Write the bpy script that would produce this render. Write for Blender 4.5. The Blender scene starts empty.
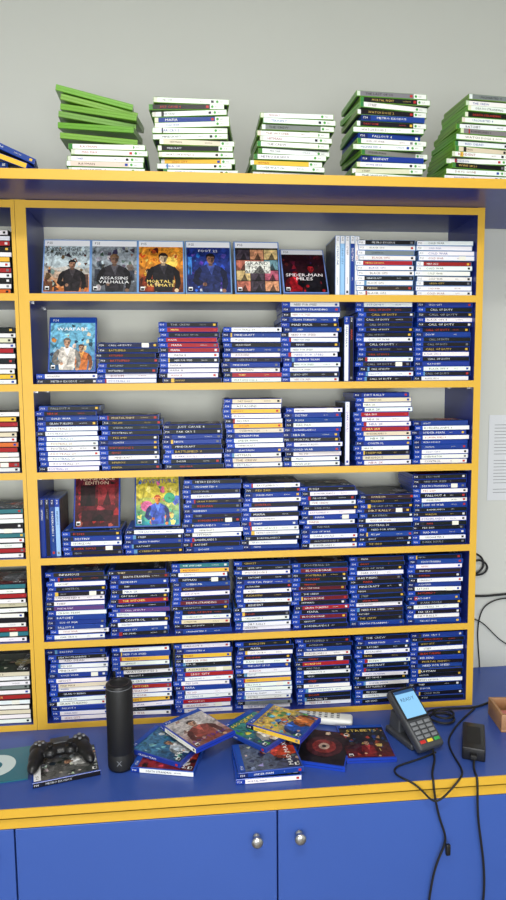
import bpy, bmesh, math, random
from mathutils import Matrix, Vector, Euler
random.seed(11)
scene=bpy.context.scene
scene.view_settings.view_transform='Standard'
scene.view_settings.look='None'
COL=scene.collection

def lin(c):
    o=[]
    for v in c[:3]:
        v=max(0,min(255,v))/255.0
        o.append(v/12.92 if v<=.04045 else ((v+.055)/1.055)**2.4)
    return (o[0],o[1],o[2],1.0)

# ------------------------------------------------------------ materials
def mat_basic(name,rgb,rough=.5,metal=0,coat=0,noise=0.0,nscale=20,bump=0.0,spec=.5,emit=None,estr=0):
    m=bpy.data.materials.new(name);m.use_nodes=True
    nt=m.node_tree;b=nt.nodes['Principled BSDF']
    b.inputs['Base Color'].default_value=lin(rgb)
    b.inputs['Roughness'].default_value=rough
    b.inputs['Metallic'].default_value=metal
    b.inputs['Coat Weight'].default_value=coat
    b.inputs['Specular IOR Level'].default_value=spec
    if emit:
        b.inputs['Emission Color'].default_value=lin(emit);b.inputs['Emission Strength'].default_value=estr
    if noise>0 or bump>0:
        tc=nt.nodes.new('ShaderNodeTexCoord');n=nt.nodes.new('ShaderNodeTexNoise')
        n.inputs['Scale'].default_value=nscale;n.inputs['Detail'].default_value=4
        nt.links.new(tc.outputs['Object'],n.inputs['Vector'])
        if noise>0:
            mx=nt.nodes.new('ShaderNodeMix');mx.data_type='RGBA'
            a=lin(rgb)
            mx.inputs['A'].default_value=(a[0]*(1-noise),a[1]*(1-noise),a[2]*(1-noise),1)
            mx.inputs['B'].default_value=(min(1,a[0]*(1+noise)),min(1,a[1]*(1+noise)),min(1,a[2]*(1+noise)),1)
            nt.links.new(n.outputs['Fac'],mx.inputs['Factor']);nt.links.new(mx.outputs['Result'],b.inputs['Base Color'])
        if bump>0:
            bp=nt.nodes.new('ShaderNodeBump');bp.inputs['Strength'].default_value=bump;bp.inputs['Distance'].default_value=.002
            nt.links.new(n.outputs['Fac'],bp.inputs['Height']);nt.links.new(bp.outputs['Normal'],b.inputs['Normal'])
    return m
def mat_attr(name,rough,coat,art=False,spec=.5):
    m=bpy.data.materials.new(name);m.use_nodes=True
    nt=m.node_tree;b=nt.nodes['Principled BSDF']
    b.inputs['Roughness'].default_value=rough;b.inputs['Coat Weight'].default_value=coat
    b.inputs['Coat Roughness'].default_value=.12
    b.inputs['Specular IOR Level'].default_value=spec
    at=nt.nodes.new('ShaderNodeAttribute');at.attribute_name='Col'
    src=at.outputs['Color']
    if art:
        tc=nt.nodes.new('ShaderNodeTexCoord')
        n=nt.nodes.new('ShaderNodeTexNoise');n.inputs['Scale'].default_value=60;n.inputs['Detail'].default_value=6;n.inputs['Distortion'].default_value=1.2
        nt.links.new(tc.outputs['Object'],n.inputs['Vector'])
        mr=nt.nodes.new('ShaderNodeMapRange');mr.inputs['From Min'].default_value=.3;mr.inputs['From Max'].default_value=.7
        mr.inputs['To Min'].default_value=.3;mr.inputs['To Max'].default_value=1.35
        nt.links.new(n.outputs['Fac'],mr.inputs['Value'])
        vm=nt.nodes.new('ShaderNodeVectorMath');vm.operation='SCALE'
        nt.links.new(src,vm.inputs[0]);nt.links.new(mr.outputs['Result'],vm.inputs['Scale'])
        src=vm.outputs['Vector']
    nt.links.new(src,b.inputs['Base Color'])
    return m
M_PL=mat_attr('case_plastic',.3,.15)
M_PR=mat_attr('case_print',.45,.05,spec=.2)
M_ART=mat_attr('cover_art_print',.4,.12,art=True,spec=.25)
CM=[M_PL,M_PR,M_ART]
M_BLUE=mat_basic('blue_laminate',(36,50,132),.3,noise=.06,nscale=3,bump=.05)
M_BLUE2=mat_basic('blue_laminate_door',(56,88,166),.38,noise=.05,nscale=4,bump=.05)
M_CTOP=mat_basic('blue_laminate_worktop',(52,80,156),.32,noise=.08,nscale=6,bump=.05)
M_YEL=mat_basic('yellow_edge_band',(216,170,52),.42,noise=.05,nscale=8)
M_WALL=mat_basic('wall_paint',(202,203,195),.85,noise=.03,nscale=2,bump=.15)
M_BACK=mat_basic('white_back_panel',(232,231,214),.7,noise=.03,nscale=3)
M_CEIL=mat_basic('ceiling_paint',(190,192,188),.9,noise=.02,nscale=3)
M_FLOOR=mat_basic('floor_tile',(120,112,104),.4,noise=.15,nscale=8)
M_BLK=mat_basic('black_plastic',(18,18,20),.38)
M_BLKM=mat_basic('black_matte_rubber',(14,14,15),.6)
M_DARK=mat_basic('dark_grey_plastic',(58,60,64),.4)
M_GREY=mat_basic('grey_plastic',(120,122,126),.4)
M_WHITE=mat_basic('white_plastic',(225,225,220),.35)
M_STEEL=mat_basic('brushed_nickel',(200,200,198),.28,metal=1)
M_WOOD=mat_basic('pale_wood',(166,122,84),.5,noise=.25,nscale=25)
M_PAPER=mat_basic('paper',(212,214,216),.8)
M_SCREEN=mat_basic('lcd_screen',(120,170,205),.15,emit=(130,185,225),estr=.4)
M_LAMP=mat_basic('lamp_diffuser',(250,250,250),.5,emit=(255,252,244),estr=2.0)

# ------------------------------------------------------------ glyph cache
GL={}
def glyph(ch):
    if ch in GL: return GL[ch]
    cu=bpy.data.curves.new('g','FONT');cu.body=ch;cu.resolution_u=1;cu.size=1
    ob=bpy.data.objects.new('g',cu);COL.objects.link(ob)
    dg=bpy.context.evaluated_depsgraph_get();dg.update()
    me=ob.evaluated_get(dg).to_mesh()
    vs=[(v.co.x,v.co.y) for v in me.vertices];fs=[tuple(p.vertices) for p in me.polygons]
    ob.evaluated_get(dg).to_mesh_clear()
    bpy.data.objects.remove(ob);bpy.data.curves.remove(cu)
    if vs: x0=min(v[0] for v in vs);x1=max(v[0] for v in vs)
    else: x0=0;x1=.3
    GL[ch]=([(v[0]-x0,v[1]) for v in vs],fs,x1-x0);return GL[ch]

# ------------------------------------------------------------ mesh builder
class MB:
    def __init__(s): s.v=[];s.f=[];s.m=[];s.c=[];s.M=Matrix.Identity(4)
    def add(s,vs,fs,mat,col):
        o=len(s.v);M=s.M
        s.v+=[tuple(M@Vector(p)) for p in vs]
        for f in fs: s.f.append([o+i for i in f]);s.m.append(mat);s.c.append(col)
    def box(s,a,b,mat=0,col=(1,1,1,1)):
        x0,y0,z0=a;x1,y1,z1=b
        s.add([(x0,y0,z0),(x1,y0,z0),(x1,y1,z0),(x0,y1,z0),(x0,y0,z1),(x1,y0,z1),(x1,y1,z1),(x0,y1,z1)],
          [(0,3,2,1),(4,5,6,7),(0,1,5,4),(1,2,6,5),(2,3,7,6),(3,0,4,7)],mat,col)
    def poly(s,O,U,V,pts,mat,col):
        O=Vector(O);U=Vector(U);V=Vector(V)
        s.add([tuple(O+U*p[0]+V*p[1]) for p in pts],[tuple(range(len(pts)))],mat,col)
    def rect(s,O,U,V,x0,y0,x1,y1,mat,col): s.poly(O,U,V,[(x0,y0),(x1,y0),(x1,y1),(x0,y1)],mat,col)
    def disc(s,O,U,V,cx,cy,rx,ry,mat,col,n=14):
        s.poly(O,U,V,[(cx+rx*math.cos(i*2*math.pi/n),cy+ry*math.sin(i*2*math.pi/n)) for i in range(n)],mat,col)
    def text(s,O,U,V,t,x,y,h,col,maxw=None,center=False,wx=1.0,mat=1):
        k=h/.7;tot=0;gs=[]
        for ch in t:
            if ch==' ': gs.append(None);tot+=.32
            else: g=glyph(ch);gs.append(g);tot+=g[2]+.1
        sx=k*wx
        if maxw and tot*sx>maxw: sx=maxw/tot
        if center: x-=tot*sx/2
        O=Vector(O);U=Vector(U);V=Vector(V)
        for g in gs:
            if g is None: x+=.32*sx;continue
            s.add([tuple(O+U*(x+p[0]*sx)+V*(y+p[1]*k)) for p in g[0]],g[1],mat,col)
            x+=(g[2]+.1)*sx
    def obj(s,name,mats,parent=None):
        me=bpy.data.meshes.new(name);me.from_pydata(s.v,[],s.f);
        for m in mats: me.materials.append(m)
        me.polygons.foreach_set('material_index',s.m)
        ca=me.color_attributes.new('Col','FLOAT_COLOR','CORNER')
        buf=[]
        for f,c in zip(s.f,s.c): buf+=list(c)*len(f)
        ca.data.foreach_set('color',buf)
        me.update()
        ob=bpy.data.objects.new(name,me);COL.objects.link(ob)
        if parent: ob.parent=parent
        return ob
def recentre(ob):
    me=ob.data;xs=[v.co.x for v in me.vertices];ys=[v.co.y for v in me.vertices];zs=[v.co.z for v in me.vertices]
    c=Vector(((min(xs)+max(xs))/2,(min(ys)+max(ys))/2,min(zs)))
    me.transform(Matrix.Translation(-c));ob.location=c
    return ob

# ------------------------------------------------------------ game cases
PAL=dict(W=(232,232,230),K=(16,16,20),B=(24,56,136),R=(156,28,32),N=(18,28,64),G=(120,122,124),Y=(226,180,60),
         O=(206,100,40),P=(86,60,120),T=(44,112,122),D=(46,32,28),E=(60,130,60),C=(215,205,180),M=(100,24,32),L=(150,190,225))
FG=dict(W=[(24,24,28),(150,30,30),(30,60,150),(24,24,28),(40,40,44)],K=[(225,225,225),(200,170,90),(200,60,50),(210,214,220),(150,154,160)],B=[(235,235,235)],R=[(240,235,230),(250,220,120)],
        N=[(230,230,235)],G=[(20,20,20)],Y=[(20,20,20),(150,30,20)],O=[(255,250,240)],P=[(240,230,245)],T=[(240,250,250)],D=[(220,200,160),(230,230,230)],
        E=[(250,250,250)],C=[(60,30,20)],M=[(235,220,210)],L=[(20,40,90)])
TT=['MAFIA','FOOTBALL 20','NBA 2K','CALL OF DUTY','SPIDER-MAN','MINECRAFT','BATTLEFIELD V','COLD WAR','GOD OF WAR','HORIZON','UNCHARTED 4','THE LAST OF US','RATCHET','GRAN TURISMO','FAR CRY 5','WATCH DOGS 2',
    'ASSASSINS','TEKKEN 7','CRASH TEAM','NEED FOR SPEED','THE WITCHER','DARK SOULS','RESIDENT','HITMAN','RED DEAD','CONTROL','DEATH STRANDING','BORDERLANDS 3','FALLOUT 4','OVERWATCH','MORTAL FIGHT','DOOM','WWE 2K20','PES 2019','NIOH','JUST CAUSE 4','MAD MAX','THIEF','DESTINY','INFAMOUS','F1 2020','DIRT RALLY','THE CREW','STEEP','RAYMAN','LEGO CITY','METRO EXODUS','CYBERPUNK','DAYS GONE','GHOST']
BODY=dict(ps4=(24,66,166),ps5=(120,155,205),xb=(104,154,48),xo=(70,140,60),dvd=(40,40,44))
def jit(c,a=10): return tuple(max(0,min(255,v+random.uniform(-a,a))) for v in c)

def clip(pts,w,h): return [(max(0,min(w,x)),max(0,min(h,y))) for x,y in pts]
def art(mb,O,U,V,w,h,spec=None,header='ps4'):
    """cover artwork built of flat printed shapes, w x h, origin lower-left"""
    N=Vector(U).cross(Vector(V)).normalized();O=Vector(O)
    def lay(k): return O+N*(.00006*k)
    rnd=random.Random(random.random())
    spec=spec or {}
    bg=spec.get('bg') or rnd.choice([(30,34,42),(60,30,28),(30,50,90),(70,80,84),(50,70,50),(110,60,40),(20,20,26),(90,100,120),(140,40,40)])
    bg2=spec.get('bg2') or jit(tuple(v*.6 for v in bg),10)
    H=h*(.89 if header else 1.0)
    mb.rect(lay(0),U,V,0,0,w,h,2,lin(bg));k=1
    for i in range(5):
        yy=H*(.10+.11*(4-i));c=tuple(bg2[j]*((i+1)/5)+bg[j]*(1-(i+1)/5) for j in range(3))
        pts=[(0,0),(w,0)]+[(w*(1-q/8),yy+rnd.uniform(-.04,.04)*h) for q in range(9)]
        mb.poly(lay(k),U,V,pts,2,lin(c));k+=1
    pal=spec.get('pal') or [bg,bg2,tuple(v*1.5+15 for v in bg),tuple(v*.5 for v in bg2),(200,190,170)]
    for i in range(spec.get('busy',34)):
        cx=rnd.uniform(.03,.97)*w;cy=rnd.uniform(.02,.98)*H;s_=rnd.uniform(.02,.09)*w;a=rnd.uniform(0,6.28);n=rnd.choice([3,4,5])
        pts=clip([(cx+s_*rnd.uniform(.5,1.3)*math.cos(a+q*6.283/n),cy+s_*rnd.uniform(.5,1.6)*math.sin(a+q*6.283/n)) for q in range(n)],w,H)
        mb.poly(lay(k),U,V,pts,2,lin(jit(rnd.choice(pal),14)));
        if i%4==3:k+=1
    k+=1
    for col,x0,y0,x1,y1 in spec.get('rects',[]):
        mb.rect(lay(k),U,V,x0*w,y0*h,x1*w,y1*h,2,lin(col));k+=1
        mb.poly(lay(k),U,V,[((x0*.7+x1*.3)*w,y0*h),((x0*.2+x1*.8)*w,y0*h),((x0*.4+x1*.6)*w,(y0*.3+y1*.7)*h)],2,lin(tuple(v*.45 for v in col)));k+=1
    for col,cx,cy,rx,ry in spec.get('discs',[]):
        mb.disc(lay(k),U,V,cx*w,cy*h,rx*w,ry*h,2,lin(col));k+=1
    fg=spec.get('fig')
    if fg is None: fg=[(rnd.choice([(200,170,140),(30,30,34),(160,160,165),(190,60,40),(210,190,120)]),rnd.uniform(.3,.7),rnd.uniform(.6,1.0))]
    for col,cx,sc in fg:
        X=w*cx;S=sc*h*.62;skin=spec.get('skin',(196,150,120));hair=spec.get('hair',tuple(v*.45 for v in col))
        B=h*.01
        def P(pts): return clip([(X+p[0]*S,B+p[1]*S) for p in pts],w,H)
        sh=tuple(v*.6 for v in col);hi=tuple(v*1.45+14 for v in col)
        mb.poly(lay(k),U,V,P([(-.20,0),(.20,0),(.24,.30),(.25,.62),(.10,.70),(-.10,.70),(-.25,.62),(-.24,.30)]),2,lin(col));k+=1
        mb.poly(lay(k),U,V,P([(-.25,.64),(-.36,.52),(-.42,.26),(-.30,.14),(-.16,.20),(-.20,.28),(-.28,.32),(-.20,.55)]),2,lin(sh))
        mb.poly(lay(k),U,V,P([(.25,.64),(.37,.50),(.40,.22),(.34,.02),(.25,.04),(.28,.26),(.22,.52)]),2,lin(sh));k+=1
        mb.poly(lay(k),U,V,P([(-.09,.68),(.02,.42),(.10,.69),(.05,.72),(-.05,.72)]),2,lin(hi));
        mb.disc(lay(k),U,V,X-.14*S,B+.19*S,.05*S,.05*S,2,lin(skin),8);mb.disc(lay(k),U,V,X+.30*S,B+.03*S,.05*S,.05*S,2,lin(skin),8);k+=1
        mb.rect(lay(k),U,V,X-.045*S,B+.66*S,X+.045*S,B+.76*S,2,lin(tuple(v*.7 for v in skin)));k+=1
        mb.disc(lay(k),U,V,X,B+.83*S,S*.088,S*.12,2,lin(skin));k+=1
        mb.poly(lay(k),U,V,P([(-.10,.84),(-.105,.93),(-.04,.985),(.05,.98),(.105,.92),(.10,.83),(.07,.90),(-.06,.91)]),2,lin(hair))
        mb.poly(lay(k),U,V,P([(.0,.72),(.08,.80),(.085,.88),(.03,.86)]),2,lin(tuple(v*.62 for v in skin)));k+=1
        mb.rect(lay(k),U,V,X-.05*S,B+.845*S,X-.015*S,B+.862*S,2,lin((30,20,20)));mb.rect(lay(k),U,V,X+.015*S,B+.845*S,X+.05*S,B+.862*S,2,lin((30,20,20)))
        mb.rect(lay(k),U,V,X-.03*S,B+.765*S,X+.03*S,B+.777*S,2,lin((110,50,50)));k+=1
    t=spec.get('title',rnd.choice(TT));tc=spec.get('tc',(240,240,240));ty=spec.get('ty',.12);th=spec.get('th',.075)
    if t:
        for i,p in enumerate(t.split('|')):
            yy=h*(ty-(th+.02)*i)
            mb.text(lay(k),U,V,p,w/2,yy,h*th,lin(tc),maxw=w*.88,center=True,wx=1.3)
    k+=1
    if header=='ps5':
        mb.rect(lay(k),U,V,0,h*.89,w,h,1,lin((236,236,238)));mb.text(lay(k+1),U,V,'PS5',w*.06,h*.925,h*.045,lin((20,20,20)))
    elif header=='ps4':
        mb.rect(lay(k),U,V,0,h*.91,w,h,1,lin((28,74,166)));mb.text(lay(k+1),U,V,'PS4',w*.06,h*.935,h*.045,lin((240,240,240)))
    elif header=='xb':
        mb.rect(lay(k),U,V,0,h*.92,w,h,1,lin((120,180,60)))
    mb.rect(lay(k+2),U,V,w*.04,h*.03,w*.13,h*.1,1,lin((235,235,235)));mb.rect(lay(k+3),U,V,w*.05,h*.035,w*.12,h*.075,1,lin((30,30,30)))

def case(mb,L=.170,D=.135,T=.0140,kind='ps4',code='K',title=None,cover=None,flip=False,header=None,blank=False):
    """one keep case lying flat: spine along +x facing -y; origin at lower-left-front."""
    body=jit(BODY[kind],10);bc=lin(body)
    ch=.0012
    prof=[(ch,0),(0,.0012),(0,T*.46),(.0006,T*.5),(0,T*.54),(0,T-.0012),(ch,T),(D-.002,T),(D,T-.002),(D,.002),(D-.002,0)]
    n=len(prof);vs=[(0,p[0],p[1]) for p in prof]+[(L,p[0],p[1]) for p in prof]
    fs=[(i,i+n,(i+1)%n+n,(i+1)%n) for i in range(n)]
    mb.add(vs,fs+[tuple(range(n)),tuple(range(2*n-1,n-1,-1))],0,bc)
    dk=lin(tuple(v*.35 for v in body))
    mb.rect((-.0002,.006,T/2),(0,1,0),(0,0,1),0,-.0006,D-.012,.0006,0,dk)
    mb.rect((L+.0002,.006,T/2),(0,1,0),(0,0,1),0,-.0006,D-.012,.0006,0,dk)
    if blank: return
    U=(1,0,0);V=(0,0,1)
    base=jit(PAL[code],6)
    e=.0012
    mb.rect((0,-.0003,0),U,V,.0012,e,L-.0012,T-e,1,lin(base))
    fg=random.choice(FG[code]);t=title or random.choice(TT)
    O1=(0,-.0005,0);O2=(0,-.0007,0);c=T/2
    if kind in('ps4',):
        lb=random.choice([(24,66,170),(22,54,150),(24,62,156),(24,26,40)])
        if code=='B': lb=(14,30,90)
        mb.rect(O1,U,V,.0012,e,.024,T-e,1,lin(lb));mb.text(O2,U,V,'PS4',.0045,c-.0026,.0052,lin((235,235,240)),maxw=.016)
    elif kind=='ps5':
        mb.rect(O1,U,V,.0012,e,.022,T-e,1,lin((236,236,238)));mb.text(O2,U,V,'PS5',.0045,c-.0026,.0052,lin((20,20,20)),maxw=.015)
    elif kind in('xb','xo'):
        mb.rect(O1,U,V,L-.036,e,L-.0012,T-e,1,lin((225,228,222)));mb.disc(O2,U,V,L-.030,c,.0034,.0034,1,lin((70,150,60)),8)
        mb.text(O2,U,V,'360',L-.023,c-.002,.004,lin((120,120,120)))
        mb.rect(O1,U,V,.0012,e,.010,T-e,1,lin(jit(random.choice([(60,120,60),(210,210,190),(225,225,225)]),10)))
    x0=.028 if kind!='xb' else .018
    room=L-x0-(.025 if kind!='xb' else .045)
    xs=x0+random.uniform(0,.014)
    hh=random.choice([.0044,.0052,.0052,.0060])
    mb.text(O2,U,V,t,xs,c-hh/2,hh,lin(fg),maxw=room*random.uniform(.5,.9),wx=random.uniform(1.0,1.5))
    if random.random()<.35:
        mb.text(O2,U,V,random.choice(['EDITION','GOTY','HITS','II','DELUXE','ULTIMATE']),L-(.052 if kind!='xb' else .075),c-.0014,.0028,lin(tuple(v*.8+20 for v in fg)),maxw=.022,wx=1.2)
    if random.random()<.6:
        dark=sum(base)<300
        rc=random.choice([(215,215,215),(220,176,60),(180,44,44),(110,110,114)] if dark else [(40,40,44),(24,60,150),(180,44,44),(120,120,124),(24,24,28)])
        xr=L-.014 if kind!='xb' else L-.046
        mb.rect(O1,U,V,xr,c-.0030,xr+.007,c+.0030,1,lin(rc))
    if random.random()<.18:
        mb.rect(O1,U,V,.024,e,.024+random.uniform(.003,.010),T-e,1,lin(random.choice([(160,36,36),(220,180,70),(90,140,180),(40,40,40)])))
    if random.random()<.06:
        mb.rect((0,-.0010,0),U,V,L*.72,e*.6,L*.84,T-e*.6,1,lin((232,230,216)))
    if cover is not None:
        art(mb,(L-.004,.004,T+.0002),(0,1,0),(-1,0,0),D-.008,L-.008,cover if isinstance(cover,dict) else None,header or ('ps4' if kind=='ps4' else 'ps5' if kind=='ps5' else 'xb'))
    else:
        mb.rect((0,0,T+.0002),U,(0,1,0),.004,.003,L-.004,D-.004,2,lin(jit((70,72,80),30)))
    mb.rect((0,0,-.0002),U,(0,1,0),.004,.003,L-.004,D-.004,2,lin((60,62,70)))

def stack(x,z,codes,kind='ps4',y=.012,name='game_case_stack',rj=1.1,xj=.0032,yj=.0045,skew=0.0,rot=0,titles=None,kinds=None):
    codes=codes[::-1];mb=MB();zz=z
    for i,cd in enumerate(codes):
        kd=kinds[i] if kinds else kind
        L=.190 if kd in('xb','dvd') else .170
        T=.0140
        r=math.radians(random.gauss(0,rj)+rot)
        cx=x+max(-.006,min(.006,random.gauss(0,xj))) + skew*i;cy=y+min(.014,abs(random.gauss(0,yj)))
        mb.M=Matrix.Translation((cx,cy+.0675,zz))@Matrix.Rotation(r,4,'Z')@Matrix.Translation((-L/2,-.0675,0))
        t=None
        if titles and cd in titles: t=titles[cd]
        if t is None and kd=='ps4' and cd in 'RG' and random.random()<.45: cd=random.choice('WBK')
        case(mb,L=L,T=T,kind=kd,code=cd,title=t,cover=True if i==len(codes)-1 else None)
        zz+=T+.00045
    ob=mb.obj(name,CM);recentre(ob);return zz

def standing(x,z,cover,header='ps5',lean=20,y=.03,code='W',kind='ps5',name='game_case',yaw=0):
    mb=MB();L,D,T=.170,.135,.014
    R=Matrix(((0,1,0,0),(0,0,-1,0),(-1,0,0,0),(0,0,0,1)))
    T1=Matrix.Translation((-L,-D/2,-T))
    mb.M=Matrix.Translation((x,y,z))@Matrix.Rotation(math.radians(yaw),4,'Z')@Matrix.Rotation(-math.radians(lean),4,'X')@R@T1
    case(mb,kind=kind,code=code,cover=cover,header=header)
    ob=mb.obj(name,CM);recentre(ob);ob.location.z=z+.0003
    return ob

def upright(x,z,codes,kind='ps4',H=.170,y=.015,name='upright_game_cases'):
    mb=MB();n=len(codes);T=.014
    for i,cd in enumerate(codes):
        X=x+(i-n/2)*(T+.0006)
        R=Matrix(((0,0,1,0),(0,1,0,0),(-1,0,0,0),(0,0,0,1)))
        mb.M=Matrix.Translation((X,y+random.uniform(0,.004),z+H))@R
        case(mb,L=H,kind=kind,code=cd)
    ob=mb.obj(name,CM);return recentre(ob)

# ------------------------------------------------------------ shelving
W=1.334;DEP=.22
def shelving(name,x0,x1,lw,rw):
    mb=MB()
    zt=1.511;zb=-.0075
    mb.box((x0,0,zb),(x0+lw,DEP,zt),0);mb.box((x1-rw,0,zb),(x1,DEP,zt),0)
    mb.box((x0,-.0022,zb),(x0+lw,0,zt),1);mb.box((x1-rw,-.0022,zb),(x1,0,zt),1)
    for i in range(7):
        z=1.5-.25*i
        a=z-.010 if i<6 else zb;b=z+.010
        mb.box((x0+lw,0.0,a),(x1-rw,DEP,b),0);mb.box((x0+lw,-.0021,a),(x1-rw,0,b),1)
    mb.box((x0+.002,DEP,zb),(x1-.002,DEP+.006,zt),2)
    for i in range(1,6):
        z=1.5-.25*i-.012
        for xx in (x0+lw+.003,x1-rw-.003):
            for yy in (.03,.18): mb.box((xx-.003,yy-.003,z-.003),(xx+.003,yy+.003,z+.002),3)
    return mb.obj(name,[M_BLUE,M_YEL,M_BACK,M_STEEL])
shelving('shelving_unit',0,W,.029,.021)
shelving('shelving_unit',-.95,-.001,.021,.010)
mb=MB()
mb.box((-1.1,-.183,1.5115),(1.95,DEP+.03,1.535),0);mb.box((-1.1,-.186,1.5112),(1.95,-.183,1.5355),1)
mb.obj('shelf_canopy',[M_BLUE,M_YEL])
CT=1.5356

# ------------------------------------------------------------ counter cabinet
def empty(name,loc=(0,0,0)):
    e=bpy.data.objects.new(name,None);e.location=loc;COL.objects.link(e);return e
SURF=-.008;FL=-.80
cab=empty('counter_cabinet')
def part(mb,name,mats,par): 
    o=mb.obj(name,mats);o.parent=par;return o
mb=MB();mb.box((-1.2,-.364,-.030),(2.0,.258,SURF),0);mb.box((-1.2,-.367,-.0302),(2.0,-.364,SURF-.0001),1);part(mb,'worktop',[M_CTOP,M_YEL],cab)
mb=MB()
mb.box((-1.15,-.335,-.72),(1.95,.25,-.030),0)
mb.box((-1.15,-.357,-.064),(1.95,-.335,-.040),1)
mb.box((-1.15,-.352,-.040),(1.95,-.335,-.030),2)
mb.box((-1.12,-.30,FL),(1.92,.22,-.72),2)
part(mb,'carcass',[M_BLUE,M_YEL,M_BLKM],cab)
dx=[-1.27,-.625,.022,.6665,1.311,1.955]
for i in range(len(dx)-1):
    if i==0: continue
    mb=MB();mb.box((dx[i]+.002,-.357,-.715),(dx[i+1]-.002,-.337,-.0665),0)
    o=part(mb,'door_panel_%d'%i,[M_BLUE2],cab);bv=o.modifiers.new('b','BEVEL');bv.width=.0015;bv.segments=2
def lathe(name,prof,mats,loc,axis='Z',seg=32,par=None,mi=None):
    bm=bmesh.new();rings=[]
    for r,z in prof:
        if r<1e-6: rings.append([bm.verts.new((0,0,z))])
        else: rings.append([bm.verts.new((r*math.cos(2*math.pi*k/seg),r*math.sin(2*math.pi*k/seg),z)) for k in range(seg)])
    for j in range(len(rings)-1):
        a,b=rings[j],rings[j+1]
        for k in range(seg):
            k2=(k+1)%seg
            if len(a)==1 and len(b)==1: continue
            if len(a)==1: f=bm.faces.new((a[0],b[k2],b[k]))
            elif len(b)==1: f=bm.faces.new((a[k],a[k2],b[0]))
            else: f=bm.faces.new((a[k],a[k2],b[k2],b[k]))
            f.smooth=True
            if mi: f.material_index=mi[j]
    bmesh.ops.recalc_face_normals(bm,faces=bm.faces)
    me=bpy.data.meshes.new(name);bm.to_mesh(me);bm.free()
    for m in mats: me.materials.append(m)
    ob=bpy.data.objects.new(name,me);COL.objects.link(ob);ob.location=loc
    if axis=='Y': ob.rotation_euler=(math.radians(90),0,0)
    if par: ob.parent=par
    return ob
kp=[(0,0),(.009,0),(.009,.002),(.0055,.004),(.005,.012),(.008,.016),(.0135,.019),(.0150,.023),(.0135,.027),(.008,.0295),(0,.030)]
for i,(x,z) in enumerate([(.613,-.132),(.722,-.132),(-.03,-.132),(1.37,-.132)]):
    lathe('knob_%d'%i,kp,[M_STEEL],(x,-.357,z),'Y',par=cab)

# ------------------------------------------------------------ shelf contents
S=[1.5-.25*i+.0103 for i in range(7)]
cd={'K':'CALL OF DUTY'}
# row 1
z=S[1]
standing(.123,z,dict(bg=(186,200,204),bg2=(206,120,60),fig=[((40,36,38),.62,1.0)],skin=(150,110,86),title='DYING LIGHT 2|STAY HUMAN',tc=(16,16,20),ty=.79,th=.08,
   pal=[(150,160,164),(210,140,80),(100,70,56),(220,214,200),(60,50,48)],busy=40,rects=[((120,76,50),.0,.02,.2,.2),((84,60,52),.78,.08,.98,.34)]))
standing(.257,z,dict(bg=(140,148,154),bg2=(78,82,88),fig=[((44,42,46),.5,1.2)],skin=(120,92,74),hair=(120,90,60),title='ASSASSINS|VALHALLA',tc=(236,236,236),ty=.24,th=.055,
   pal=[(170,176,180),(84,90,98),(56,58,64),(190,194,196),(110,100,90)],busy=44,rects=[((60,64,74),.06,.2,.18,.44),((60,64,74),.8,.22,.95,.42)]))
standing(.390,z,dict(bg=(222,140,40),bg2=(96,40,22),fig=[((150,60,30),.22,.72),((30,28,32),.55,1.25)],skin=(220,190,150),hair=(40,30,26),title='MORTAL 11|ULTIMATE',tc=(250,220,120),ty=.18,th=.055,
   pal=[(240,180,60),(200,80,30),(80,30,20),(250,210,110)],busy=46,discs=[((250,206,90),.72,.58,.16,.12)]))
standing(.527,z,dict(bg=(30,50,124),bg2=(22,36,96),fig=[((32,44,92),.55,1.25)],skin=(140,98,76),hair=(24,20,20),title='FOOT 22',tc=(240,240,245),ty=.80,th=.045,
   pal=[(40,90,190),(24,40,110),(60,120,210),(90,60,160)],busy=30,rects=[((200,204,216),.3,.02,.8,.07),((60,130,210),.03,.35,.12,.7)]))
gr=[]
for a in range(3):
    for b in range(4):
        gr.append((random.choice([(214,150,110),(110,150,160),(190,110,90),(90,120,70),(220,190,130),(70,60,70),(180,90,110)]),.02+a*.325,.03+b*.21,.33+a*.325,.225+b*.21))
gr.append(((225,225,215),.22,.38,.8,.62))
standing(.670,z,dict(bg=(20,20,20),fig=[],rects=gr,busy=0,title='GRAND|THEFT|AUTO V',tc=(16,20,18),ty=.55,th=.065))
standing(.812,z,dict(bg=(44,16,22),bg2=(20,12,18),fig=[((150,22,30),.28,.8),((26,24,28),.66,1.05)],skin=(160,26,32),title='SPIDER-MAN|MILES',tc=(245,238,238),ty=.36,th=.07,
   pal=[(90,20,30),(30,18,24),(140,30,40),(60,40,60)],busy=36),lean=33,header='ps5')
upright(.930,z,'WLWBW',kind='ps5')
stack(1.045,z,'KWGWRWWKWDW',kind='ps5',titles={'W':'BLACK OPS'})
stack(1.222,z,'WWWWRWWWKWW',kind='ps5',titles={'W':'COLD WAR','R':'NBA 2K21'})
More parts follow.
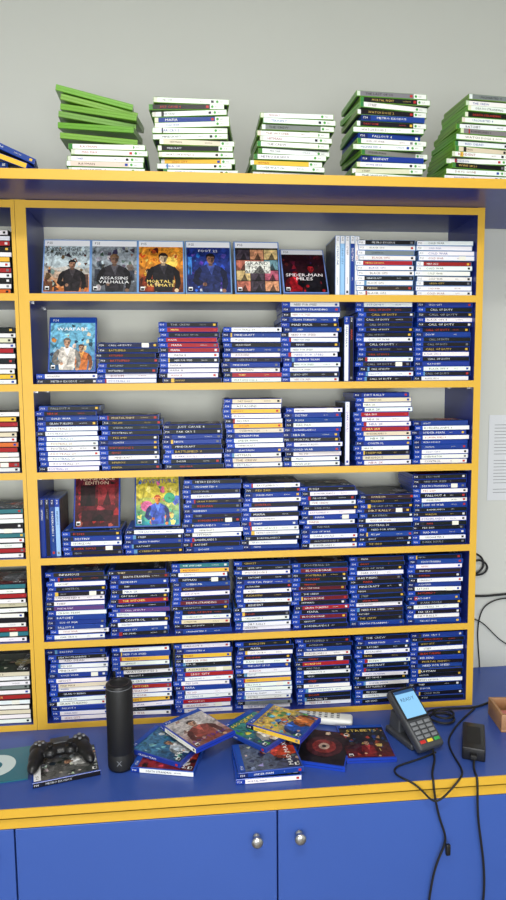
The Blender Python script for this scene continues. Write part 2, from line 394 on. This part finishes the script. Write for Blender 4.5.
# row 2
z=S[2]
zz=stack(.118,z,'WK')
standing(.131,zz,dict(bg=(110,180,210),bg2=(50,100,150),fig=[((200,110,46),.70,.8),((214,206,196),.38,1.0)],title='WARFARE',tc=(245,245,245),ty=.76,th=.06,pal=[(160,210,230),(60,120,160),(220,200,170),(190,110,60),(40,60,80)],busy=40),header='ps4',kind='ps4')
stack(.291,z,'NKKKKKWW',titles={'K':'BATTLEFIELD'})
stack(.469,z,'KRKRRRWKWWWK',titles={'R':'MAFIA','W':'MAFIA III'})
stack(.646,z,'WBWKBWKBWRW',titles={'B':'MINECRAFT'})
stack(.823,z,'WBWBKBWWKWWBWWKW',titles={'W':'NEED FOR SPEED'})
upright(.936,z,'WK',H=.190,kind='ps4')
stack(1.045,z,'WKKKKKKWKKKWKKWK',titles=cd)
stack(1.222,z,'BKKWKKBKKKWKBWKW',titles={'K':'CALL OF DUTY','W':'BLACK OPS 4'})
# row 3
z=S[3]
stack(.119,z,'KKBKWWWWWWWWW',titles={'W':'FOOTBALL 20'})
stack(.294,z,'DKKKKBKKWKK')
stack(.474,z,'KKBBKKWKK')
stack(.651,z,'CWYWWYCBWWBWCW')
stack(.828,z,'WBBWBRKWBWWW')
upright(.933,z,'W',H=.19,kind='ps5')
stack(1.040,z,'BCWWRWWRCWBWKCW',titles={'W':'NBA 2K','R':'NBA 2K19'})
stack(1.222,z,'BWBWBBWWW')
# row 4
z=S[4]
upright(.056,z,'BKBL',H=.170)
zz=stack(.176,z,'KBWKK')
standing(.186,zz,dict(bg=(104,22,32),bg2=(60,14,22),fig=[],pal=[(140,30,40),(70,16,24),(40,12,18),(170,60,60)],busy=50,rects=[((40,16,20),.12,.38,.46,.76),((140,36,42),.52,.4,.9,.78),((50,18,24),.15,.1,.85,.3)],title='VENGEANCE|EDITION',tc=(236,206,176),ty=.86,th=.06),header='none',kind='ps4',code='M')
zz=stack(.354,z,'WKBKK')
standing(.364,zz,dict(bg=(224,204,70),bg2=(40,150,160),fig=[((60,90,190),.5,.9)],skin=(230,130,60),hair=(180,80,30),title='ADVENTURE',tc=(50,60,160),ty=.78,pal=[(240,120,160),(60,180,120),(250,230,120),(70,120,210),(230,130,60)],busy=40,discs=[((230,110,160),.25,.35,.14,.1),((60,170,120),.78,.5,.13,.1)]),header='ps4',kind='ps4')
stack(.527,z,'KBKWKKBKKBWWKKB')
stack(.703,z,'WKBWKWKWBWWKWB')
stack(.878,z,'KWKWKWBWKBWKW')
stack(1.052,z,'DKKDKWKKBKK')
stack(1.222,z,'KKBWKWBKKWKKBWK')
# row 5
z=S[5]
stack(.121,z,'DKWRKWWPWGBRWW',skew=.0004)
stack(.304,z,'DDBKWKRKPWKWBK')
stack(.490,z,'TYWKBDWKMRKWCKB')
stack(.675,z,'KKWKBGWKWKWKWWW')
stack(.850,z,'KMKRKMKMKRKMKK',titles={'M':'BLOODBORNE'})
stack(1.026,z,'DKKWDKKDKKWDKKB')
stack(1.212,z,'KBWDKWBWKBKWKWB')
# row 6
z=S[6]
stack(.121,z,'BKWWWBWCWKWWBWW')
stack(.308,z,'WBYWDWKWRWWYWKW')
stack(.492,z,'WRYWKCRWWBWWRWW')
stack(.676,z,'KKWKWBWWYWWGWGW')
stack(.862,z,'KKBWKRKWKKWWKKW')
stack(1.045,z,'KBKWKWKKWKWKKWK')
stack(1.222,z,'BKKWKBKBKKWKBKK')
# left unit
lc=['WWRKWYWRWKWO','KWCWRWKWWYW','WYRWCWORWWRW','TWWKWTWWRW','TWRWCWWKWRTW','CWWGWRWWCWW']
for i,cs in enumerate(lc):
    stack(-.116,S[i+1],cs,kind='dvd',xj=.002,name='disc_case_stack')
    stack(-.318,S[i+1],cs[::-1],kind='dvd',xj=.003,name='disc_case_stack')
    stack(-.520,S[i+1],cs[2:]+'KW',kind='dvd',xj=.003,name='disc_case_stack')

# ---- on the canopy
Y0=-.165
def xstack(x,codes,skew,rot,y=Y0,rj=1.8,kind='xb',z=CT,kinds=None): return stack(x,z,codes,kind=kind,y=y,skew=skew,rot=rot,rj=rj,xj=.006,yj=.005,name='game_case_stack',kinds=kinds)
zz=xstack(.270,'WWWCW',0,0,rj=1.2)
mb=MB();k=0
for (dx_,dy_,rz,ty_) in [(-.012,.01,3,-3),(-.010,.012,-5,-4),(-.018,.015,6,-6),(-.004,.01,-3,-8),(-.016,.02,9,-9),(-.022,.014,5,-11)]:
    L=.19
    mb.M=Matrix.Translation((.260+dx_,Y0+.0675+dy_,zz+.004+k*.0182+.01*(k>0)))@Matrix.Rotation(math.radians(rz),4,'Z')@Matrix.Rotation(math.radians(-ty_),4,'Y')@Matrix.Rotation(math.radians(8),4,'X')@Matrix.Translation((-L/2,-.0675,0))
    case(mb,L=L,kind='xb',code='E',blank=True);k+=1
ob=mb.obj('empty_game_case_pile',CM);recentre(ob);ob.location.z=zz+.0005
xstack(.500,'WKWBWWWCKWYWW',-.0016,-3,rj=2.6)
xstack(.722,'WWGWWWWWYWW',.0032,3)
kk=['xb']*15
for q in (3,7,10): kk[q]='ps4'
xstack(.995,'GKWKBKWBWWGBWCW',.0004,4,rj=2.8,kinds=kk)
xstack(1.238,'GWWKWWGWWCWWKWW',.0035,5,rj=2.2)
xstack(1.52,'WKWWWWKWWW',.0,-2)
stack(-.07,CT,'BB',y=-.15,rot=6,rj=3)
mb=MB();mb.M=Matrix.Translation((.015,Y0+.07,CT+.032))@Matrix.Rotation(math.radians(-14),4,'Z')@Matrix.Rotation(math.radians(22),4,'Y')@Matrix.Translation((-.085,-.0675,0));case(mb,code='Y',cover=dict(bg=(30,60,150),fig=[],title='RACING'))
mb.M=Matrix.Translation((.0,Y0+.075,CT+.054))@Matrix.Rotation(math.radians(8),4,'Z')@Matrix.Rotation(math.radians(22),4,'Y')@Matrix.Translation((-.085,-.0675,0));case(mb,code='B',cover=dict(bg=(30,60,150),fig=[],title='RALLY'))
ob=mb.obj('leaning_game_cases',CM);recentre(ob);ob.location.z=CT+.0006

# ------------------------------------------------------------ counter items
Z=SURF+.0004
def flat_cases(items,name):
    mb=MB()
    for cx,cy,zz,r,kind,code,cover,hd,tilt in items:
        mb.M=Matrix.Translation((cx,cy,zz))@Matrix.Rotation(math.radians(r),4,'Z')@Matrix.Rotation(math.radians(tilt),4,'Y')@Matrix.Translation((-.085,-.0675,0))
        case(mb,kind=kind,code=code,cover=cover,header=hd)
    ob=mb.obj(name,CM);recentre(ob);return ob
flat_cases([(.392,-.200,Z,-14,'ps4','W',True,'ps4',0),(.386,-.165,Z+.0146,-32,'ps4','B',dict(bg=(60,120,160),bg2=(30,60,100),fig=[((200,210,220),.5,.9)],title='FROZEN',ty=.1,pal=[(120,180,190),(40,90,130),(200,220,220),(60,130,110)]),'ps4',0)],'loose_game_cases')
flat_cases([(.470,-.145,Z+.0440,-54,'ps4','W',dict(bg=(200,194,190),bg2=(140,84,74),fig=[((140,64,54),.5,1.25)],skin=(206,160,130),hair=(60,40,30),title='FOOTBALL',tc=(80,40,140),ty=.1,pal=[(190,180,176),(150,110,100),(220,214,210)],busy=20),'ps4',0)],'game_case')
flat_cases([(.648,-.262,Z,1,'ps4','W',True,'ps4',0),(.652,-.255,Z+.0146,4,'ps4','B',True,'ps4',0),
 (.640,-.140,Z+.0292,-46,'ps4','B',dict(bg=(60,130,120),bg2=(30,50,110),fig=[((230,230,235),.5,1.0)],title='HOCKEY',tc=(250,220,60),ty=.8,pal=[(230,200,70),(60,150,80),(40,80,160),(220,220,220)],busy=44),'ps4',0),
 (.716,-.135,Z+.0438,-36,'ps4','Y',dict(bg=(222,186,80),bg2=(40,90,160),fig=[((40,80,160),.35,.9),((210,120,60),.68,.8)],title='TOY RACING',tc=(30,60,150),ty=.8,pal=[(90,160,80),(230,200,90),(40,100,180),(210,110,60),(120,190,220)],busy=50),'ps4',0)],'loose_game_cases')
flat_cases([(.818,-.205,Z,70,'ps4','K',dict(bg=(24,20,22),bg2=(50,16,18),fig=[],discs=[((70,30,34),.5,.5,.40,.32),((130,46,42),.5,.5,.26,.21),((200,170,150),.5,.5,.12,.1),((24,20,22),.5,.5,.05,.04)],title='',busy=14),'none',0)],'game_case')
flat_cases([(.938,-.190,Z,-93,'ps4','K',dict(bg=(34,30,30),bg2=(100,24,24),fig=[((120,26,28),.5,.8)],title='STREETS',tc=(220,190,90),ty=.78,pal=[(60,50,60),(150,50,40),(30,60,110),(200,160,90)],busy=44),'ps4',0)],'game_case')

def bevbox(name,size,mat,loc,rot=(0,0,0),bev=.004,seg=3,par=None,taper=None):
    bm=bmesh.new();bmesh.ops.create_cube(bm,size=1)
    for v in bm.verts:
        v.co.x*=size[0];v.co.y*=size[1];v.co.z*=size[2];v.co.z+=size[2]/2
        if taper and v.co.z>size[2]*.5: v.co.x*=taper;v.co.y*=taper
    bmesh.ops.bevel(bm,geom=bm.edges[:],offset=bev,segments=seg,profile=.5,affect='EDGES')
    for f in bm.faces: f.smooth=True
    me=bpy.data.meshes.new(name);bm.to_mesh(me);bm.free();me.materials.append(mat)
    ob=bpy.data.objects.new(name,me);COL.objects.link(ob);ob.location=loc;ob.rotation_euler=[math.radians(a) for a in rot]
    if par: ob.parent=par
    return ob

# cylindrical speaker
sp=empty('portable_speaker',(.266,-.216,Z))
prof=[(0,0),(.030,0),(.0335,.003),(.0345,.008),(.0345,.045),(.0335,.047),(.0345,.049),(.0350,.222),(.0342,.224),(.0350,.226),(.0345,.231),(.031,.2345),(.024,.2335),(.0235,.230),(0,.230)]
lathe('body',prof,[M_BLKM,M_BLK,M_GREY],(0,0,0),seg=48,par=sp,mi=[1,1,1,0,1,1,0,1,2,1,1,1,0,0])
mb=MB()
for r in range(29):
    for k in range(48):
        a=2*math.pi*(k+.5*(r%2))/48;zz=.056+r*.0056;R=.0352
        ux,uy=-math.sin(a),math.cos(a)
        mb.poly((R*math.cos(a),R*math.sin(a),zz),(ux,uy,0),(0,0,1),[(-.0011,0),(0,-.0014),(.0011,0),(0,.0014)],0,(1,1,1,1))
part(mb,'grille',[M_BLK],sp)
mb=MB();mb.M=Matrix.Translation((0,-.0358,.028))
mb.text((0,0,0),(1,0,0),(0,0,1),'X',0,-.006,.014,(1,1,1,1),center=True,mat=0)
part(mb,'badge',[M_GREY],sp)

# game controller -----------------------------------------------------
gp=empty('game_controller',(.102,-.185,Z+.0145));gp.rotation_euler=(0,0,math.radians(14))
bm=bmesh.new()
def ell(c,r,rot=(0,0,0),taper=0):
    ret=bmesh.ops.create_uvsphere(bm,u_segments=24,v_segments=16,radius=1)
    M=Matrix.Translation(c)@Euler([math.radians(a) for a in rot]).to_matrix().to_4x4()@Matrix.Diagonal((*r,1))
    for v in ret['verts']: v.co=M@v.co
ell((0,.012,.026),(.062,.030,.016))
for s in(-1,1):
    ell((s*.052,.018,.026),(.027,.030,.018))
    ell((s*.061,-.012,.023),(.020,.040,.018),(8,0,s*14))
    ell((s*.069,-.040,.018),(.0155,.028,.015),(12,0,s*16))
    ell((s*.026,-.010,.027),(.018,.017,.014))
me=bpy.data.meshes.new('body');bm.to_mesh(me);bm.free();me.materials.append(M_BLK)
ob=bpy.data.objects.new('body',me);COL.objects.link(ob);ob.parent=gp
rm=ob.modifiers.new('r','REMESH');rm.mode='VOXEL';rm.voxel_size=.0022;rm.use_smooth_shade=True
sm=ob.modifiers.new('s','SMOOTH');sm.iterations=6
for s in(-1,1):
    lathe('stick_%s'%('l' if s<0 else 'r'),[(.0,.0),(.006,0),(.0055,.008),(.0085,.010),(.0092,.0125),(.008,.0135),(.004,.0125),(0,.012)],[M_BLKM],(s*.026,-.010,.038),seg=24,par=gp)
    bevbox('shoulder_%s'%('l' if s<0 else 'r'),(.030,.016,.012),M_DARK,(s*.052,.044,.022),bev=.004,par=gp)
bevbox('touchpad',(.050,.028,.004),M_DARK,(0,.020,.0395),bev=.0018,par=gp)
for i,(a,c) in enumerate([(0,M_GREY),(90,M_GREY),(180,M_GREY),(270,M_GREY)]):
    lathe('button_%d'%i,[(0,0),(.0045,0),(.0045,.003),(.003,.004),(0,.004)],[c],(.052+.0115*math.cos(math.radians(a)),.018+.0115*math.sin(math.radians(a)),.0425),seg=16,par=gp)
    bevbox('dpad_%d'%i,(.007,.007,.003),M_GREY,(-.052+.009*math.cos(math.radians(a)),.018+.009*math.sin(math.radians(a)),.0428),bev=.001,par=gp)
bevbox('light_bar',(.04,.004,.006),M_WHITE,(0,.0425,.028),bev=.001,par=gp)

# case under controller
flat_cases([(.118,-.205,Z,14,'ps4','K',dict(bg=(100,100,98),fig=[((200,200,196),.5,.9)],title='ASPHALT',tc=(30,30,30),ty=.8,pal=[(220,220,214),(40,40,44),(150,150,146),(210,210,206)],busy=50),'ps5',0)],'game_case')
mb=MB();mb.M=Matrix.Translation((-.055,-.180,Z))@Matrix.Rotation(math.radians(8),4,'Z')
mb.box((-.075,-.08,0),(.075,.08,.003),0,lin((30,104,120)));mb.disc((0,0,.0032),(1,0,0),(0,1,0),-.015,0,.052,.052,1,lin((205,220,220)),40);mb.disc((0,0,.0034),(1,0,0),(0,1,0),-.015,0,.018,.018,1,lin((30,104,120)),24)
recentre(mb.obj('disc_sleeve',CM))

# remote control (white)
rc=empty('remote_control',(.852,-.052,Z+.0005));rc.rotation_euler=(0,0,math.radians(-16))
bevbox('body',(.165,.046,.022),M_WHITE,(0,0,0),bev=.009,seg=4,par=rc)
for i in range(6):
    for j in range(3):
        bevbox('key_%d_%d'%(i,j),(.009,.005,.002),M_GREY if (i+j)%3 else M_DARK,(-.050+i*.018,-.011+j*.011,.0215),bev=.0008,seg=1,par=rc)

# payment terminal on a sloped cradle
pt=empty('card_payment_terminal',(1.076,-.175,Z));pt.rotation_euler=(0,0,math.radians(20))
TL=math.radians(36)
bevbox('cradle',(.080,.120,.020),M_DARK,(0,.010,.0),bev=.006,par=pt)
bevbox('cradle_riser',(.066,.050,.070),M_DARK,(0,.040,.0),bev=.006,par=pt,taper=.85)
hd=empty('head',(0,-.010,.066));hd.parent=pt;hd.rotation_euler=(TL,0,0)
bevbox('shell',(.086,.180,.028),M_DARK,(0,.0,-.010),bev=.009,seg=4,par=hd)
bevbox('bezel',(.078,.092,.004),M_BLK,(0,.038,.0165),bev=.0018,par=hd)
mb=MB();mb.rect((0,.038,.0208),(1,0,0),(0,1,0),-.034,-.040,.034,.040,0,(1,1,1,1));part(mb,'screen',[M_SCREEN],hd)
mb=MB();mb.text((0,.038,.0211),(1,0,0),(0,1,0),'READY',0,.008,.010,(1,1,1,1),center=True,mat=0)
mb.rect((0,.038,.0211),(1,0,0),(0,1,0),-.034,.031,.034,.040,0,(1,1,1,1));part(mb,'screen_print',[mat_basic('screen_print',(40,80,130),.3)],hd)
M_RED=mat_basic('key_red',(190,40,36),.5);M_YK=mat_basic('key_yellow',(220,190,50),.5);M_GK=mat_basic('key_green',(50,150,70),.5)
for j in range(5):
    for i in range(3):
        m=M_GREY if j<4 else (M_RED,M_YK,M_GK)[i]
        bevbox('key_%d_%d'%(j,i),(.018,.0090,.003),m,(-.024+i*.024,-.019-j*.0130,.0172),bev=.0012,seg=2,par=hd)

# power adapter
pa=empty('power_adapter',(1.235,-.232,Z));pa.rotation_euler=(0,0,math.radians(66))
bevbox('brick',(.140,.060,.036),M_BLK,(0,0,0),bev=.004,par=pa)
bevbox('plug_neck',(.016,.018,.014),M_BLKM,(-.076,0,.008),bev=.003,par=pa)
mb=MB();mb.rect((0,0,.0363),(1,0,0),(0,1,0),-.045,-.018,.045,.018,0,(1,1,1,1));part(mb,'rating_label',[M_BLKM],pa)

# small wooden box
wb=empty('wooden_box',(1.418,-.120,Z));wb.rotation_euler=(0,0,math.radians(-6))
for n,sz,lc_ in [('base',(.13,.11,.008),(0,0,0)),('side_front',(.13,.008,.045),(0,-.051,.008)),('side_back',(.13,.008,.045),(0,.051,.008)),('side_left',(.008,.094,.045),(-.061,0,.008)),('side_right',(.008,.094,.045),(.061,0,.008))]:
    bevbox(n,sz,M_WOOD,lc_,bev=.0012,seg=2,par=wb)
bevbox('notepad',(.08,.07,.012),mat_basic('notepad_pink',(206,130,120),.7),(0,0,.009),bev=.001,par=wb)

# cables
def cable(name,pts,r=.0028,mat=M_BLKM):
    cu=bpy.data.curves.new(name,'CURVE');cu.dimensions='3D';cu.bevel_depth=r;cu.bevel_resolution=3;cu.resolution_u=10
    sp_=cu.splines.new('NURBS');sp_.points.add(len(pts)-1)
    for p,q in zip(sp_.points,pts): p.co=(*q,1)
    sp_.use_endpoint_u=True;sp_.order_u=4
    cu.materials.append(mat);ob=bpy.data.objects.new(name,cu);COL.objects.link(ob);return ob
zc=Z+.0034
cable('power_cable',[(1.205,-.305,zc+.01),(1.195,-.32,zc),(1.185,-.35,zc),(1.183,-.372,zc),(1.181,-.378,-.03),(1.185,-.374,-.12),(1.205,-.372,-.22),(1.215,-.370,-.34),(1.19,-.368,-.5),(1.15,-.37,-.7),(1.15,-.385,FL+.004),(1.2,-.45,FL+.004)],.003)
cable('terminal_cable',[(1.110,-.235,zc+.02),(1.112,-.27,zc),(1.09,-.31,zc),(1.07,-.35,zc),(1.067,-.372,zc),(1.065,-.378,-.03),(1.085,-.374,-.12),(1.11,-.372,-.17),(1.08,-.372,-.22),(1.06,-.370,-.32),(1.05,-.370,-.55),(1.04,-.38,FL+.004),(1.1,-.42,FL+.004)],.003)
cable('usb_cable',[(1.12,-.25,zc),(1.06,-.28,zc),(1.00,-.295,zc),(.975,-.32,zc),(.985,-.35,zc),(1.01,-.372,zc),(1.04,-.378,-.03),(1.07,-.378,-.07),(1.11,-.378,-.03),(1.14,-.372,zc+.002),(1.16,-.34,zc),(1.16,-.28,zc),(1.17,-.2,zc),(1.21,-.15,zc),(1.25,-.10,zc),(1.33,-.03,zc)],.0026)
cable('coiled_cable',[(1.15,-.10,zc),(1.17,-.05,zc),(1.22,-.04,zc+.004),(1.25,-.09,zc+.006),(1.21,-.13,zc+.006),(1.16,-.10,zc+.008),(1.16,-.05,zc+.008),(1.21,-.03,zc+.008),(1.26,-.06,zc+.01),(1.22,-.11,zc+.01),(1.17,-.08,zc+.012),(1.20,-.03,zc+.01),(1.30,-.03,zc),(1.36,-.02,zc),(1.42,.02,zc)],.0034)
cable('wall_cable',[(1.475,.252,-.004),(1.47,.250,.05),(1.46,.250,.12),(1.47,.250,.20),(1.50,.250,.235),(1.56,.250,.25),(1.66,.250,.24)],.0022)
cable('wall_cable',[(1.36,.252,.262),(1.42,.250,.262),(1.48,.250,.250),(1.56,.250,.262),(1.7,.250,.262)],.004)
cable('wall_cable',[(1.36,.252,.16),(1.44,.250,.19),(1.50,.250,.15),(1.56,.250,.07),(1.62,.250,.06)],.002)
cable('wall_cable',[(1.39,.25,.42),(1.44,.248,.415),(1.475,.248,.40),(1.48,.246,.36),(1.45,.246,.335),(1.42,.246,.35),(1.43,.246,.385),(1.47,.246,.39),(1.50,.246,.36),(1.47,.246,.325),(1.42,.248,.34),(1.38,.25,.37)],.0035)
bevbox('inline_switch',(.012,.010,.03),M_BLK,(1.105,-.381,-.205),bev=.003)
mb=MB();mb.box((0,0,0),(.21,.0012,.297),0,(1,1,1,1));
for i in range(22):
    if random.random()<.85: mb.rect((0,-.0003,0),(1,0,0),(0,0,1),.02,.262-i*.0112,.02+random.uniform(.08,.17),.2638-i*.0112,1,(1,1,1,1))
o=mb.obj('paper_notice',[M_PAPER,M_GREY]);o.location=(1.488,.2575,.595)

# ------------------------------------------------------------ room
def roombox(name,a,b,m): mb=MB();mb.box(a,b,0);return mb.obj(name,[m])
XL,XR,YF,YB,CZ=-1.8,2.5,-4.2,.26,2.42
roombox('wall_back',(XL,YB,FL),(XR,YB+.1,CZ),M_WALL)
roombox('wall_left',(XL-.1,YF,FL),(XL,YB,CZ),M_WALL)
roombox('wall_right',(XR,YF,FL),(XR+.1,YB,CZ),M_WALL)
roombox('wall_front',(XL,YF-.1,FL),(XR,YF,CZ),M_WALL)
roombox('floor',(XL,YF,FL-.1),(XR,YB,FL),M_FLOOR)
roombox('ceiling',(XL,YF,CZ),(XR,YB,CZ+.1),M_CEIL)
def lamp(x,y,zz,sx,sy,e,size=None):
    p=empty('ceiling_lamp',(x,y,zz))
    bevbox('housing',(sx,sy,.05),M_WHITE,(0,0,0),bev=.005,par=p)
    mb=MB();mb.rect((0,0,-.002),(1,0,0),(0,-1,0),-sx/2+.02,-sy/2+.02,sx/2-.02,sy/2-.02,0,(1,1,1,1));part(mb,'diffuser',[M_LAMP],p)
    l=bpy.data.lights.new('tube_light','AREA');l.shape='RECTANGLE';l.size=sx;l.size_y=sy;l.energy=e;l.color=(1,.975,.93)
    o=bpy.data.objects.new('tube_light',l);COL.objects.link(o);o.parent=p;o.location=(0,0,-.01)
lamp(.4,-1.75,CZ-.05,1.2,.3,38)
lamp(.9,-3.1,CZ-.05,1.2,.3,26)
wn=empty('window_1',(.3,YF+.02,.55))
mb=MB()
for a,b in [((-1.3,0,-.9),(-1.24,.04,.9)),((1.24,0,-.9),(1.3,.04,.9)),((-1.3,0,.84),(1.3,.04,.9)),((-1.3,0,-.9),(1.3,.04,-.84)),((-.02,0,-.9),(.02,.04,.9))]: mb.box(a,b,0)
part(mb,'frame',[M_WHITE],wn)
mb=MB();mb.rect((0,.005,0),(1,0,0),(0,0,1),-1.24,-.84,1.24,.84,0,(1,1,1,1));part(mb,'pane',[mat_basic('bright_glass',(220,230,240),.2,emit=(215,230,245),estr=1.2)],wn)
l=bpy.data.lights.new('daylight','AREA');l.shape='RECTANGLE';l.size=2.4;l.size_y=1.6;l.energy=88;l.color=(.96,.98,1)
o=bpy.data.objects.new('daylight',l);COL.objects.link(o);o.parent=wn;o.location=(0,.06,0);o.rotation_euler=(math.radians(90),0,0)
w=bpy.data.worlds.new('w');scene.world=w;w.use_nodes=True;w.node_tree.nodes['Background'].inputs[0].default_value=(.5,.55,.6,1);w.node_tree.nodes['Background'].inputs[1].default_value=.3

# ------------------------------------------------------------ camera
p,yw,r=.1012,.0959,.0088
cp,sp_,cy,sy,cr,sr=math.cos(p),math.sin(p),math.cos(yw),math.sin(yw),math.cos(r),math.sin(r)
f=Vector((sy*cp,cy*cp,-sp_));rt=Vector((cy,-sy,0));dn=f.cross(rt)
r2=rt*cr+dn*sr;d2=-rt*sr+dn*cr
cam=bpy.data.cameras.new('camera');co=bpy.data.objects.new('camera',cam);COL.objects.link(co)
M=Matrix((( r2.x,-d2.x,-f.x,.4659),(r2.y,-d2.y,-f.y,-1.885),(r2.z,-d2.z,-f.z,1.0053),(0,0,0,1)))
co.matrix_world=M
cam.sensor_fit='VERTICAL';cam.sensor_height=24;cam.lens=650/900*24
cam.clip_start=.02
scene.camera=co
